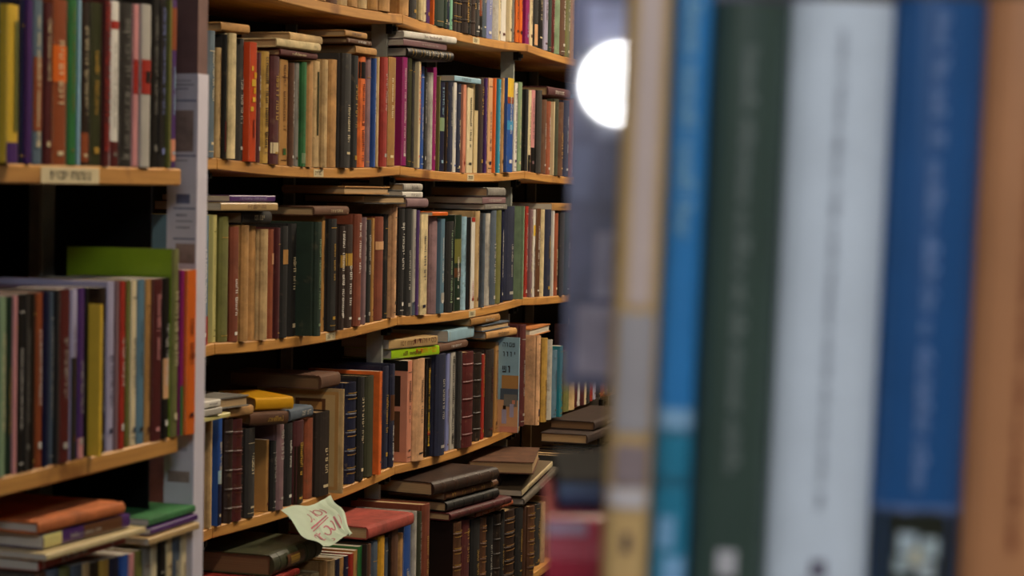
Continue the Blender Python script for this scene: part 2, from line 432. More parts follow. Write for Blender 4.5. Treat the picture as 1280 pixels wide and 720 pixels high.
link_mesh('back_panel', V, Fc, plain('dark back panel', '1d1915', .9), unit)
def shelf_tag(parent, pl, px, z, out, w, hgt, rng, num=3):
    u = pl.u_of(px, z, out)
    V = [(u-w/2, -out-.0006, z-hgt/2), (u+w/2, -out-.0006, z-hgt/2), (u+w/2, -out-.0006, z+hgt/2), (u-w/2, -out-.0006, z+hgt/2)]
    t_ = link_mesh('shelf_label', V, [(0,1,2,3)], book_mat('cream', 'gloss'), parent, fix=False)
    V = []; Fc = []; g = letters(w*.7, hgt*.5, rng)
    for (a0,a1,b0,b1) in g:
        k = len(V); a0 += u-w*.35; a1 += u-w*.35; b0 += z-hgt*.25; b1 += z-hgt*.25
        V += [(a0, -out-.001, b0), (a1, -out-.001, b0), (a1, -out-.001, b1), (a0, -out-.001, b1)]; Fc.append((k,k+1,k+2,k+3))
    link_mesh('label_print', V, Fc, book_mat('charcoal', 'gloss'), t_, fix=False)
rg = random.Random(3)
for px, k in ((398, 1), (588, 1), (595, 0), (413, 2), (590, 2)):
    u = MAIN.u_of(px, ZS[k], 0); shelf_tag(unit, MAIN, px, shelf_z(k)(u)-TH/2, 0, .05, .015, rg)

EDG = UB[1:5]
TOP = Row(MAIN, 'top shelf', shelf_z(0), EDG); R1 = Row(MAIN, 'second shelf', shelf_z(1), EDG); R2 = Row(MAIN, 'third shelf', shelf_z(2), EDG)
R3 = Row(MAIN, 'fourth shelf', shelf_z(3), EDG); R4 = Row(MAIN, 'lowest shelf', shelf_z(4), EDG, base_out=.085)
W_ = 'white'
# top shelf
for x0,x1,c,k in ((395,410,'tan','h'),(411,423,'brown','h'),(424,436,'beige','w'),(437,449,'tan','w'),(450,460,'beige','w'),(461,474,'ochre','w'),(475,489,'tan','w')):
    TOP.add(x0, x1, 0, c, k, hh=.21)
for x0,x1,c,k,h,kw in ((499,512,'tan','w',.21,{}),(514,522,'charcoal','h',.2,{}),(522,530,'ivory','w',.22,{}),(530,534,'cream','p',.21,{'title':'dark red'}),(534,539,'purple','p',.2,{}),
  (539,544,'orange','p',.2,{}),(545,556,'dark green','h',.22,{}),(556,560,'bottle','h',.2,{}),(560,563,'navy','p',.19,{'title':'white'}),(563,567,'mint','p',.2,{}),(567,571,'dark brown','l',.23,{'gild':'gold'}),
  (571,576,'umber','l',.23,{'gild':'gold'}),(576,585,'dark brown','l',.23,{'title':'gold','tz':(.1,.5)}),(585,589,'black','l',.22,{}),(589,594,'dark brown','l',.23,{'title':'gold'}),(594,600,'charcoal','h',.22,{}),
  (600,604,'rust','p',.2,{'bands':((.0,.25,'black'),)}),(604,609,'slate','p',.2,{}),(609,617,'periwinkle','p',.21,{'title':'white'}),(617,624,'pale grey','w',.22,{}),(624,627,'cream','p',.21,{}),(627,634,'white','p',.22,{'title':'maroon','tz':(.5,.9)}),
  (634,641,'cream','p',.22,{'title':'charcoal','tz':(.2,.4)}),(641,644,'grey','p',.21,{}),(644,650,'orange','p',.22,{}),(650.4,654,'orange','p',.22,{}),
  (656.5,663,'magenta','p',.23,{'title':'lavender','tz':(.1,.35)}),(663,667,'cream','p',.22,{}),(667,673,'black','h',.21,{'marks':((.02,.28,.1,.9,'peach'),)}),(673,680,'black','p',.23,{'title':'cream','tz':(.3,.98),'tsize':.55}),
  (680,686,'lavender','p',.21,{}),(686,690,'dark green','h',.22,{}),(690,694,'dark red','p',.21,{'title':'pink'}),(694,700,'sage','w',.22,{}),(700,707,'brown','h',.21,{}),(707,713,'olive','h',.2,{}),(714,719,'tan','p',.2,{}),(719,724,'navy','h',.21,{})):
    TOP.add(x0, x1, 0, c, k, hh=h, **kw)
# second shelf, near bay
A = R1.add
A(252,259,41,'vermilion','p'); A(260,269,39,'grey-blue',out=.0); A(271,277,60,'beige','w',title='brown',tz=(.1,.95)); A(278,282,43,'black',bands=((.05,.3,'dark red'),)); A(284,296,42,'ivory','w',out=.01)
A(297,305,49,'charcoal'); A(307,322,53,'vermilion','p',out=.008,marks=((.50,.54,.3,.7,'yellow'),(.57,.62,.45,.8,'golden yellow'),(.63,.69,.2,.75,'yellow'),(.7,.75,.5,.9,'golden yellow'),(.42,.46,.1,.45,'yellow'),(.76,.8,.15,.4,'yellow'),(.2,.35,.45,.6,'dark red')),note='vermilion red paperback with small yellow figures on its spine')
A(322,326,66,'maroon'); A(327,337,65,'gold','w',title='dark brown',tz=(.05,.95),tsize=.7); A(339,349,71,'maroon',title=None,bands=((.1,.2,'cream'),),finish='cloth',note='maroon hardback with a cream label low on its spine'); A(350,361,75,'tan','p',title='brown',tz=(.25,.95),marks=((.1,.16,.35,.7,'green'),),note='tan paperback with a green dot low on its spine')
A(362,368,79,'brown'); A(368,374,79,'grey'); A(374,383,78,'green',bands=((.03,.13,'sage'),)); A(384,391,77,'tan'); A(391,400,77,'beige','w',marks=((.3,.9,.35,.6,'dark olive'),),note='beige worn book with a dark olive strip on its spine'); A(400.5,410,75,'beige','w',out=.006); A(411,421,75,'tan','w')
A(425,439,67,'charcoal',out=.008); A(440,447,70,'black'); A(448,457,71,'orange','w',bands=((.8,.95,'black'),),title='maroon',tz=(.05,.75)); A(457,463,72,'mauve'); A(463,470,73,'blue'); A(470,474,72,'beige')
A(475,484,72,'red',out=.008); A(485,495,72,'ochre','p',finish='cloth')
# middle bay
A(502,509,72,'magenta','p',out=.0,title='white',tz=(.08,.9),tsize=.35,note='magenta paperback with white lettering'); A(510,514.5,73,'dark olive','p'); A(515,518,76,'charcoal'); A(518,526,77,'cream','p',out=.006,title='vermilion',tz=(.4,.97),tsize=.7,note='cream paperback lettered in orange-red'); A(526,530,83,'blue','p'); A(530,533,86,'black')
A(534,541,91,'pale grey','w'); A(541,546,85,'magenta','p',title='pink'); A(547,550,96,'olive','p'); A(550,556,103,'navy','p',bands=((.45,.6,'sage'),),title='light blue',tz=(.62,.95)); A(557,560,103,'umber','p',title='gold'); A(561,566,103,'navy'); A(567,571,103,'white','p',title='blue'); A(571.5,576,105,'navy')
A(577,583,106,'salmon','p',title='red',tz=(.05,.2)); A(584,592,106,'cream','p',title='charcoal',tz=(.25,.85)); A(593,598,105,'ivory','p',bands=((.7,1.,'black'),)); A(599,604,97,'dark brown',title='gold',tz=(.6,.9)); A(605,609,98,'purple','p',title='cream',tz=(.3,.9)); A(610,616,98,'peach','p'); A(616,620,98,'orange','p'); A(620.5,626,99,'turquoise','p',out=.008,title='white',tz=(.2,.85),tsize=.35,note='turquoise paperback with white lettering'); A(627,630,98,'tan')
A(631,642,98,'blue','p',out=.01,bands=((.8,1.,'yellow'),(.73,.8,'rust'),(.45,.55,'sky blue')),title='white',tz=(.4,.8),tsize=.45,note='blue paperback with a yellow top and white lettering'); A(643,647,104,'white','p',title='purple',tz=(.2,.95)); A(648,652.5,103,'sage','p',title='cream'); 
# far bay
A(657.5,660,112,'black'); A(660,664,113,'cream','p',title='olive',bands=((.0,.2,'black'),)); A(664,669,113,'pink','p',bands=((.0,.3,'black'),),title='mauve',tz=(.4,.9),note='pink paperback with a black foot'); A(669,677,113,'charcoal'); A(678,683,125,'brown'); A(683,688,127,'rust'); A(688.5,692,127,'cream','p',title='charcoal'); A(693,698,124,'dark olive'); A(698.5,704,128,'brown'); A(704,711,126,'navy'); A(711,717,125,'rust'); A(718,724,126,'charcoal')
# third shelf, near bay
A = R2.add
A(250,262,270,'steel','p',out=.0,bands=((.0,.22,'red'),),title='white',tz=(.3,.75),note='steel-blue paperback with a red foot and white lettering'); A(262,271,269,'pale yellow','p',title='olive',tz=(.1,.9),tsize=.3); A(275,286,271,'olive'); A(288,299,284,'red-brown'); A(302,311,282,'tan','w',out=.006); A(312,320,283,'tan','w'); A(324,335,287,'beige','w',out=.006); A(336,342,287,'rust',marks=((.68,.78,.3,1.,'peach'),)); A(343,350,285,'maroon')
A(351,360,283,'black',marks=((.66,.79,.1,.95,'tan'),),note='black hardback with a tan paper label'); A(361,371,280,'black'); A(386,402,278,'dark green','h',out=.035,depth=.17,title='sage',tz=(.2,.85),tsize=.4,note='large dark green hardback pulled forward'); A(402.5,406,271,'tan','p'); A(409,421,274,'black')
A(424,431,283,'dark brown','h',out=.012,title='white',tz=(.1,.95),tsize=.6,bands=((.6,.72,'gold'),)); A(432,441,281,'dark brown','h',title='white',tz=(.2,.6),tsize=.4,bands=((.6,.72,'gold'),)); A(442,452,268,'red-brown','h'); A(453,458,272,'mauve'); A(458,464,275,'black'); A(465,468,273,'tan','p'); A(469,479,271,'red-brown',marks=((.68,.76,.0,1.,'peach'),)); A(480,485,268,'black')
A(487,496,256,'peach','h',out=.01,finish='worn',note='pale buff board-covered book')
# middle bay
A(498,505,261,'black',out=.0); A(506,514,261,'black'); A(515,520,262,'pale grey','p',bands=((.0,.12,'slate'),)); A(521,524,263,'purple'); A(525,535,268,'ivory','p',out=.006,finish='worn'); A(537,546,271,'mauve','w'); A(548,556,274,'steel','p',out=.006,title='white',tz=(.3,.8),tsize=.35,marks=((.12,.22,.1,.9,'pale grey'),)); A(558,567,277,'black',title='sage',tz=(.1,.9)); A(568,577,269,'dark green','p',bands=((.35,.45,'brown'),(.5,.75,'olive')),note='dark green paperback with a leafy picture spine')
A(578,583,271,'light blue','w',title='slate'); A(584,588,272,'umber','p',title='red',tz=(.05,.2)); A(589,594,272,'white','p',bands=((.95,1.,'red'),),title='red',tz=(.05,.3)); A(594.5,599,264,'beige'); A(601,606,267,'slate','w'); A(607,612,267,'pale grey','w',title='slate',tz=(.2,.9)); A(614,620,263,'slate'); A(620.5,626,263,'olive'); A(627,630,265,'navy','p',title='white'); A(631,643,258,'navy',depth=.17); A(644,653,258,'sage','h',out=.018,depth=.17,title='dark green',tz=(.7,.85),note='pale sage-green hardback pulled forward')
# far bay
A(656.8,660,258,'red','p',title='white'); A(661,666,262,'mauve','p'); A(666.5,669,262,'white','p',bands=((.7,.82,'yellow'),)); A(670,676,261,'brown','p',title='white',tz=(.35,.8),tsize=.6); A(676.5,680,262,'ivory','w'); A(681,688,262,'navy'); A(689,692.5,264,'white','p',title='charcoal'); A(693,697,267,'rust'); A(698,705,266,'charcoal'); A(706,712,266,'bottle'); A(713,720,264,'brown')
# fourth shelf, near bay
A = R3.add
A(247,257,523,'mauve'); A(260,266,522,'beige','w'); A(267,278,520,'blue','p',out=.006,bands=((.0,.38,'navy'),(.38,.5,'light blue'))); A(282,291,524,'dark brown','l'); A(292,302,524,'dark red','l',gild='brown'); A(308,320,535,'charcoal'); A(333,337,550,'tan','p'); A(338.5,346,552,'black'); A(347,355,525,'mauve','h',out=.004,note='dusty mauve hardback'); A(357,366,529,'black'); A(367.5,380,526,'maroon',bands=((.0,.7,'umber'),)); A(382,392,523,'rust','w'); A(393,413,515,'umber')
A(417,430,488,'beige','h',out=.03,depth=.19,title='brown',tz=(.1,.9),tsize=.3,art=((.05,.9,.03,.97,'tan'),(.09,.86,.06,.94,'beige'),(.2,.55,.7,.9,'brown'),(.24,.5,.73,.87,'tan')),note='buff hardback with an ornamental panel on its cover'); A(432,445,478,'navy','l',gild='gold',note='black-blue book with gold spine bands'); A(446.5,455,472,'black'); A(457,467,470,'dark olive'); A(469,478,465,'orange','p',out=.012,finish='cloth',note='bright orange cloth-bound book'); A(479,485,458,'navy')
A(486,496,455,'navy','h',out=.0,title='white',tz=(.1,.4),bands=((.45,.7,'brown'),))
# middle bay
A(509,515,451,'salmon','p',out=.0,depth=.17,art=((0,1,.9,1,'black'),(.1,.5,.55,.85,'umber'),(.1,.8,.1,.5,'brown'),(.3,.6,.05,.35,'rust')),note='book with a salmon picture cover and black top'); A(517,530,449,'peach','h',finish='worn',out=.004,note='pale buff hardback beside the picture cover'); A(533,539,448,'black','p',title='yellow',tz=(.1,.9),marks=((.28,.34,.2,.8,'olive'),(.22,.26,.2,.8,'red'))); A(540,557,443,'navy',out=.008,title='pale grey',tz=(.3,.75),tsize=.25,note='broad blue-black hardback'); A(558,562,442,'periwinkle','p'); A(563,569,440,'pale grey','p',title='charcoal',tz=(.05,.95),tsize=.6); A(570,577,440,'charcoal','h',title='grey',tz=(.1,.4))
A(578,591,440,'dark red','l',out=.006); A(592.5,601,441,'umber','l'); A(602.5,606,443,'red','p'); A(607.5,617,437,'umber','h',title='maroon',tz=(.4,.8)); A(619,623,428,'tan','p')
A(643,648.5,423,'light blue','p',out=.045,depth=.16,art=((.0,1,.55,1,'light blue'),(.0,1,.0,.34,'peach'),(.0,.28,.46,.6,'tan'),(.0,.3,.34,.46,'slate'),(.02,.24,.27,.4,'grey'),(.19,.27,.09,.24,'lavender'),(.07,.14,.16,.30,'lavender'),(.05,.1,.3,.34,'salmon'),(.2,.25,.24,.28,'umber'),(.0,.3,.0,.06,'salmon')),cover_text=((.03,.27,.9,.945,'black'),(.03,.27,.8,.85,'black'),(.02,.27,.63,.70,'umber')),note='picture-cover paperback with black lettering on sky blue')
A(650,656,406,'dark red','h',out=.02); A(668,677,420,'peach','h',out=.055,depth=.17,finish='worn',title='brown',tz=(.45,.85),marks=((.1,.18,.25,.8,'navy'),),note='buff pink hardback with a small dark stamp on its spine'); A(678,684,423,'gold','w',out=.04,title='brown',tz=(.0,.5)); A(685,690,425,'pale grey','w',out=.03); A(691,696,438,'steel','h',out=.02); A(697,704,433,'teal','p',out=.03,note='teal paperback')
A(706,712,440,'olive','w',out=0); A(713,719,440,'beige','w'); A(720,723,440,'dark red','p'); A(723.5,726,442,'white','p'); A(726.5,731,440,'maroon','h'); A(731.5,734,442,'cream','p'); A(734.5,738,442,'charcoal'); A(738.5,742,440,'red','p'); A(742.5,746,440,'lavender','p'); A(746.5,751,440,'umber'); A(751.5,756,440,'rust')
# the shelves go on, full, behind the foreground books
for r_ in (TOP, R1, R2, R3):
    u = r_.items[-1][1]+.004; hb = .2
    while u < UB[5]-.03:
        x0 = proj(MAIN.at(u, 0, r_.zf(u)+.1))[0]; t_ = RNG.uniform(.014, .042); x1 = proj(MAIN.at(u+t_, 0, r_.zf(u)+.1))[0]
        r_.add(x0, x1, 0, RNG.choice(['brown','tan','navy','charcoal','olive','beige','dark red','slate','dark green','ivory','rust','mauve','black','steel','maroon']), RNG.choice('hhpw'), hh=RNG.uniform(.17, .24))
        u += t_+.002
# lowest shelf
A = R4.add
for x0,x1,y,c,k in ((352,361,726,'beige','w'),(362,370,724,'tan','w'),(371,379,722,'gold','w'),(380,388,719,'beige','w'),(389,398,716,'ivory','w'),(400,408,702,'tan','w'),(409,418,700,'beige','w'),(418.5,424,699,'navy','p'),(424.5,429,697,'tan','p'),(429.5,435,695,'navy','p'),(436,441,692,'red','p'),(441.5,446,688,'tan','p'),
  (447,452,683,'green','p'),(452.5,458,682,'umber','h'),(458.5,463,680,'brown','h'),(464,471,676,'slate','h'),(471.5,480,670,'golden yellow','w'),(480.5,485,673,'slate','p'),(485.5,488,672,'black','p'),(489,497,662,'brown','w'),(498,503,667,'tan','w'),(504,513,650,'blue','p'),(513.5,520,640,'pale grey','w'),(521,526,640,'dark olive','h'),(527,536,630,'red-brown','h')):
    A(x0, x1, y, c, k)
for x0,x1,y,c,k,kw in ((566,576,652,'brown','l',{'gild':'gold','art':((0,1,0,1,'black'),)}),(577.5,587,649,'dark red','h',{}),(589,599,648,'black','h',{}),(600,606,647,'brown','l',{'gild':'tan'}),(607.5,616,645,'black','h',{}),(617,624,643,'umber','l',{}),(625,630,638,'black','h',{}),(631,643,637,'dark brown','l',{'gild':'tan'}),(645.5,653,634,'black','h',{}),(654,667,634,'brown','l',{'gild':'gold','out':.02}),(669,675,630,'charcoal','h',{}),(676,682,628,'beige','w',{}),(684,690,622,'tan','w',{}),(691,700,600,'charcoal','h',{'hh':.265,'out':.03}),(701,710,600,'dark brown','l',{'hh':.265,'out':.03}),(711,720,600,'umber','l',{'hh':.265,'out':.03}),(721,730,600,'black','h',{'hh':.265,'out':.03}),(731,740,600,'dark brown','h',{'hh':.265,'out':.03}),(741,750,600,'umber','h',{'hh':.265,'out':.03}),(751,760,600,'black','h',{'hh':.265,'out':.03}),(761,770,600,'brown','h',{'hh':.265,'out':.03}),(771,780,600,'umber','h',{'hh':.265,'out':.03})):
    A(x0, x1, y, c, k, **kw)
for r_, lo, hi in ((TOP,0,0),):
    pass

# ------------------------------------------------------------------ left bookcase (closer to the camera)
LZ1 = LEFT.z0+.33+.0; 
r_ = LEFT.u_of(222, LEFT.z0, 0)
LZ1 = LEFT.z_of(211, LEFT.u_of(224, LEFT.z0+.33, 0), 0)
LZ2 = LEFT.z0; LZ3 = LZ2-.33
lcase = empty('bookcase', 'nearer pine bookcase at the left edge, with a taped label on its upper shelf', 'bookcase')
lcase.location = LEFT.at(0, 0, 0); lcase.rotation_euler = (0, 0, math.pi/2-PHI)
LU1 = LEFT.u_of(226, LZ1, 0)
LD = .26
for z, ue in ((LZ1, LU1), (LZ2, LEFT.u_of(222, LZ2, 0)), (LZ3, LU1), (LZ1+.34, LU1), (LZ3-.33, LU1)):
    board(lcase, LU1-1.1, ue, z, -LD, 0, 0.0)
V = []; Fc = []; box_vf(LU1-1.1, LU1, LD+.002, LD+.008, .05, 2.2, V, Fc); link_mesh('back_panel', V, Fc, plain('dark back panel', '1d1915', .9), lcase)
V = []; Fc = []; box_vf(LU1-.012, LU1, .175, .205, 0, 2.2, V, Fc); box_vf(LU1-.03, LU1-.012, .175, .18, 0, 2.2, V, Fc); link_mesh('upright', V, Fc, steel, lcase)
V = []; Fc = []; box_vf(LU1, LU1+.003, .04, LD, 0, 2.2, V, Fc); link_mesh('end_panel', V, Fc, plain('black steel', '141414', .4, .7), lcase)
V = []; Fc = []; box_vf(LU1-1.12, LU1-1.1, 0, LD, 0, 2.2, V, Fc); link_mesh('side_panel', V, Fc, wood, lcase)
shelf_tag(lcase, LEFT, 88, LZ1-.011, 0, .13, .018, rg)
L1 = Row(LEFT, 'upper shelf of the left bookcase', lambda u: LZ1, (), (.11,.14), bay=False); L2 = Row(LEFT, 'middle shelf of the left bookcase', lambda u: LZ2, (), (.12,.15), bay=False); L4 = Row(LEFT, 'lower shelf of the left bookcase', lambda u: LZ3, (), (.12,.15), bay=False)
A = L1.add
A(-34,-18,5,'brown'); A(-17,1,2,'dark green')
A(2,24,6,'yellow','p',out=.01,bands=((0,.13,'purple'),),marks=((.2,.9,.55,.85,'olive'),),note='bright yellow paperback with a purple foot'); A(25,31,0,'navy','p'); A(32,41,0,'purple','p'); A(42,54,0,'grey-blue','p',bands=((.2,.65,'rust'),),title='cream',tz=(.1,.9)); A(56,65,4,'maroon','p',title='cream',tz=(.5,.9)); A(66,85,0,'rust','p',bands=((.5,.72,'orange'),),title='cream',tz=(.35,.75),tsize=.3); A(86,97,0,'green','p',title='olive',tz=(.3,.95)); A(98,101,0,'light blue','p'); A(102,112,3,'umber','p',title='cream',tz=(.3,.85),bands=((.02,.2,'rust'),)); A(113,128,4,'dark olive','p',title='gold',tz=(.3,.7)); A(130,138,0,'dark red','p',title='red',tz=(.05,.98),tsize=.9); A(138.5,149,2,'white','p',bands=((.83,.88,'red'),(0,.15,'dark red')),title='grey',tz=(.2,.75),tsize=.3,note='white-spined paperback with a red band near its top'); A(150,166,4,'charcoal','p',title='grey',tz=(.1,.9)); A(167,174,6,'pink','p',bands=((.45,.66,'red'),)); A(175,189,6,'pale grey','p',bands=((.45,.66,'red'),),marks=((.52,.59,.35,.8,'black'),),note='pale grey paperback with a red square on its spine'); A(190,199,0,'black','p',title='grey',tz=(.3,.9)); A(200,208,0,'charcoal','p',title='periwinkle',tz=(.3,.95)); A(209,213,0,'olive','p'); A(214,221,0,'purple','p',bands=((.04,.17,'salmon'),(.7,.95,'rust')),title='light blue',tz=(.3,.6))
A = L2.add
for x0,x1,y,c,k,kw in ((-30,-20,375,'navy','p',{}),(-19,-11,374,'dark red','p',{}),(-10,-1,374,'olive','p',{}),(0,8,372,'sage','p',{'title':'cream'}),(9,16,371,'dark green','p',{}),(17,22,370,'pink','p',{}),(23,30,369,'black','p',{}),(31,39,368,'charcoal','p',{'title':'grey'}),(40,44,368,'umber','p',{}),(45,54,366,'rust','p',{}),(55,61,365,'navy','p',{}),(62,67,365,'slate','p',{'title':'pale grey'}),(68,74,364,'charcoal','p',{}),(75,88,362,'dark red','p',{}),(89,97,362,'lavender','p',{'bands':((.0,.6,'charcoal'),)}),(98,106,360,'purple','p',{'bands':((.0,.12,'pink'),)}),
  (107,111,360,'black','p',{}),(111.5,123,382,'yellow','p',{'out':.012,'note':'short bright yellow paperback'}),(124,133,360,'umber','p',{'title':'grey'}),(134,143,352,'lavender','p',{}),(144,149,352,'mauve','p',{}),(150,157,352,'red','p',{'note':'red paperback'}),(158,163,351,'olive','p',{}),(164,171,351,'cream','p',{}),(172,181,350,'steel','p',{}),(182,189,350,'tan','p',{'title':'brown'}),(190,203,349,'maroon','p',{'title':'pink','tz':(.5,.9)}),(204,212,348,'black','p',{'bands':((.25,.5,'peach'),)}),(213.5,223,312,'olive','h',{'depth':.145,'out':.0,'art':((0,1,0,1,'7f9a20'),),'note':'tall lime-green hardback'}),(224,230,338,'magenta','p',{'bands':((.0,.3,'green'),),'out':.004}),(231,246,338,'orange','p',{'out':.008,'note':'orange paperback at the far end'})):
    A(x0, x1, y, c, k, **kw)
A = L4.add
for x0,x1,y,c,k in ((30,44,720,'charcoal','h'),(45,58,716,'brown','h'),(60,74,712,'slate','h'),(75,88,710,'olive','w'),(90,103,706,'slate','p'),(104,112,704,'beige','p'),(113,124,702,'umber','p'),(125,136,700,'gold','p'),(138,148,697,'navy','p'),(150,160,694,'blue','p'),(161,168,692,'pink','p'),(169,178,688,'olive','p'),(179,188,684,'grey','p'),(189,196,680,'cream','p'),(197,207,676,'black','p'),(208,215,674,'ivory','p'),(216,225,670,'slate','p'),(226,233,668,'cream','p')):
    A(x0, x1, y, c, k)

# paper-covered post at the end of the left bookcase
post = empty('shelf_end_post', 'narrow mauve-brown post pasted over with printed paper sheets at the left bookcase end', 'post')
PU = max(LEFT.u_of(254, LZ2+.1, .01), L2.items[-1][1])+.006
def out_of(pl, px, u, z):
    a, b = -.3, .3
    for _ in range(40):
        m_ = (a+b)/2
        if proj(pl.at(u, m_, z))[0] < px: a = m_
        else: b = m_
    return a
PO1 = out_of(LEFT, 246, PU, 1.45); PO0 = out_of(LEFT, 208, PU, 1.30); PT = LEFT.u_of(258, 1.45, PO1)-PU
print('POST', PU, PO0, PO1, PT)
post.location = LEFT.at(PU, 0, 0); post.rotation_euler = (0, 0, math.pi/2-PHI)
V = []; Fc = []; box_vf(0, PT, -PO1, -PO0, 0, 2.5, V, Fc); link_mesh('post_body', V, Fc, plain('mauve brown paint', '6d4f4a', .6), post)
zt = LEFT.z_of(92, PU, .02)
paper = plain('newsprint paper', 'c6c0c4', .7, 0, .05)
V = []; Fc = []; box_vf(-.0012, -.0002, -PO1, -PO0-.0005, .3, zt, V, Fc); link_mesh('paper_sheet', V, Fc, paper, post)
V = []; Fc = []; box_vf(-.001, PT+.001, -PO1-.0015, -PO1-.0003, .3, zt, V, Fc); link_mesh('paper_edge', V, Fc, plain('white paper', 'cfc9d6', .6, 0, .04), post)
def sheet_marks():
    ink = {'brown': [], 'slate': [], 'grey': []}
    for (ya, yb, x0, x1, c) in ((138,190,.1,.9,'brown'),(243,255,.3,.8,'slate'),(260,262,.2,1,'slate'),(298,300,.2,1,'slate'),(125,127,.0,1,'slate'),(194,196,0,1,'slate'),(305,330,.3,1,'brown'),
        (100,102,.2,.8,'grey'),(105,107,.2,.9,'grey'),(110,112,.2,.7,'grey'),(200,202,.2,.7,'grey'),(268,271,.3,.7,'grey'),(276,278,.3,.9,'grey'),(284,286,.3,.8,'grey'),(345,365,.1,.8,'brown'),(370,400,.2,.7,'grey'),(430,445,.1,.8,'slate'),(540,545,.0,.9,'slate'),(560,565,.1,.8,'grey'),(590,604,.1,.9,'brown')):
        z1 = LEFT.z_of(ya, PU, 0); z0 = LEFT.z_of(yb, PU, 0); pw = PO1-PO0; ink[c].append((-PO1+pw*(1-x1)*.95, -PO1+pw*(1-x0)*.95, z0, z1))
    return ink
for c, L_ in sheet_marks().items():
    for (y0,y1,z0,z1) in L_:
        link_mesh('printed_patch', [(-.0018,y0,z0),(-.0018,y1,z0),(-.0018,y1,z1),(-.0018,y0,z1)], [(0,1,2,3)], book_mat({'brown':'8a7468','slate':'6f7088','grey':'9a959c'}[c], 'worn'), post, fix=False)

# ------------------------------------------------------------------ books lying on top of the rows
LIES = []
def Y(pl, grp, xn, yt, yb, xf, col, kind, label, **kw):
    return lay(pl, xn, yt, yb, xf, col, kind, label=label, group=grp, **kw)
g = 'books lying on top of the second shelf'
Y(MAIN,g,272,24,36,300,'tan','w','tan worn book lying slanted at the near end, above the second shelf',yaw=14,depth=.12)
Y(MAIN,g,306,27,38,400,'dark red','h','long dark red book lying far back under the top shelf',out=-.15,depth=.1)
Y(MAIN,g,405,27,38,468,'umber','l','dark umber book lying far back, right of the dark red one, under the top shelf',out=-.15,depth=.1)
Y(MAIN,g,350,65,74,396,'dark red','h','red hardback lying under two pale books, second shelf',yaw=6,depth=.11)
Y(MAIN,g,345,53,64.5,400,'ivory','w','ivory worn book in the middle of three lying ones, second shelf',yaw=8,depth=.11)
Y(MAIN,g,362,41,52.5,402,'beige','w','beige worn book topmost of three lying ones, second shelf',yaw=4,out=-.02,depth=.11)
Y(MAIN,g,444,56,66.5,470,'tan','w','tan book lying lowest of three brown ones, second shelf',yaw=4,depth=.11)
Y(MAIN,g,434,49,55.5,464,'brown','h','brown book lying between two tan ones, second shelf',yaw=4,depth=.11)
Y(MAIN,g,431,40,48.5,458,'tan','h','tan book topmost of three brown lying ones, second shelf',yaw=4,depth=.11)
Y(MAIN,g,508,58,70.5,565,'black','l','black book with gold spine bands lying under two pale books',yaw=13,gild='gold',title='pale grey',tz=(.35,.75),tone='white')
Y(MAIN,g,504,49.5,57.5,558,'mauve','p','mauve book lying between a white and a black one',yaw=12)
Y(MAIN,g,499,39.5,49,565,'white','h','off-white hardback topmost of the pile at the middle bay',yaw=14,tone='white')
Y(MAIN,g,568,97,104,601,'light blue','p','thin light blue booklet lying alone on standing paperbacks, middle bay',yaw=5)
Y(MAIN,g,684,112,124,712,'maroon','h','maroon book lying on brown books, second shelf of the far bay',out=-.01)
g = 'books lying on top of the third shelf'
Y(MAIN,g,302,266,282,338,'charcoal','h','charcoal book lying under a cream and a purple book',yaw=5)
Y(MAIN,g,276,253,263,347,'beige','p','cream-edged book lying under the purple one, third shelf',yaw=12)
Y(MAIN,g,287,243,251,344,'purple','p','purple paperback topmost at the near end of the third shelf',yaw=10,title='lavender',tz=(.2,.8))
Y(MAIN,g,392,254,266,435,'brown','h','brown book lying lowest beside the big dark green one',yaw=2)
Y(MAIN,g,455,243,254,507,'charcoal','h','charcoal book lying with its cream page edges out, third shelf',yaw=10,flip=True)
Y(MAIN,g,431,231,241,487,'tan','h','tan book lying on the charcoal one with page edges out',yaw=8,flip=True)
Y(MAIN,g,508,249,261,534,'mauve','h','dusty mauve book lying at the start of the middle bay, third shelf',yaw=6)
Y(MAIN,g,503,241,248,523,'white','p','white paperback lying on the mauve book',yaw=0,L=.13)
Y(MAIN,g,504,230,239.5,515,'pale grey','h','pale grey book topmost of the pile above the mauve one',yaw=0,L=.12)
Y(MAIN,g,541,249,254,560,'orange','p','thin orange booklet lying between two piles, third shelf',yaw=2,out=.01,depth=.1)
Y(MAIN,g,606,254.5,261,633,'grey','p','grey paperback lying lowest of three at the far end of the middle bay',yaw=0,L=.18,title='white')
Y(MAIN,g,603,245.5,253.5,632,'mauve','p','mauve paperback lying between two grey ones, middle bay',yaw=0,title='white',tone='white')
Y(MAIN,g,609,233,244.5,631,'grey','w','thick grey worn book topmost of three, middle bay',yaw=0)
Y(MAIN,g,690,246,255,715,'tan','p','tan booklet lying on the third shelf books of the far bay',out=-.01)
g = 'books lying on top of the fourth shelf'
Y(MAIN,g,250,517,523,288,'pale yellow','p','pale yellow-edged booklet lying at the near end, fourth shelf',yaw=0,out=.035,tone='white')
Y(MAIN,g,286,506,519,309,'tan','w','tan worn book lying under a grey one, fourth shelf',yaw=8)
Y(MAIN,g,312,503,519,348,'brown','h','brown book lying under the yellow one',yaw=38)
Y(MAIN,g,249,505,514,277,'pale grey','p','pale grey booklet lying on the yellow-edged one',yaw=4,out=.035)
Y(MAIN,g,270,489,503,311,'grey','h','grey hardback with cream page edges out, left of the yellow book',yaw=12,flip=True)
Y(MAIN,g,247,486,495,262,'white','p','white booklet topmost at the near end of the fourth shelf',yaw=4,out=.035)
Y(MAIN,g,319,482,498,362,'golden yellow','h','bright golden-yellow book lying above dark leather volumes',yaw=38,finish='gloss')
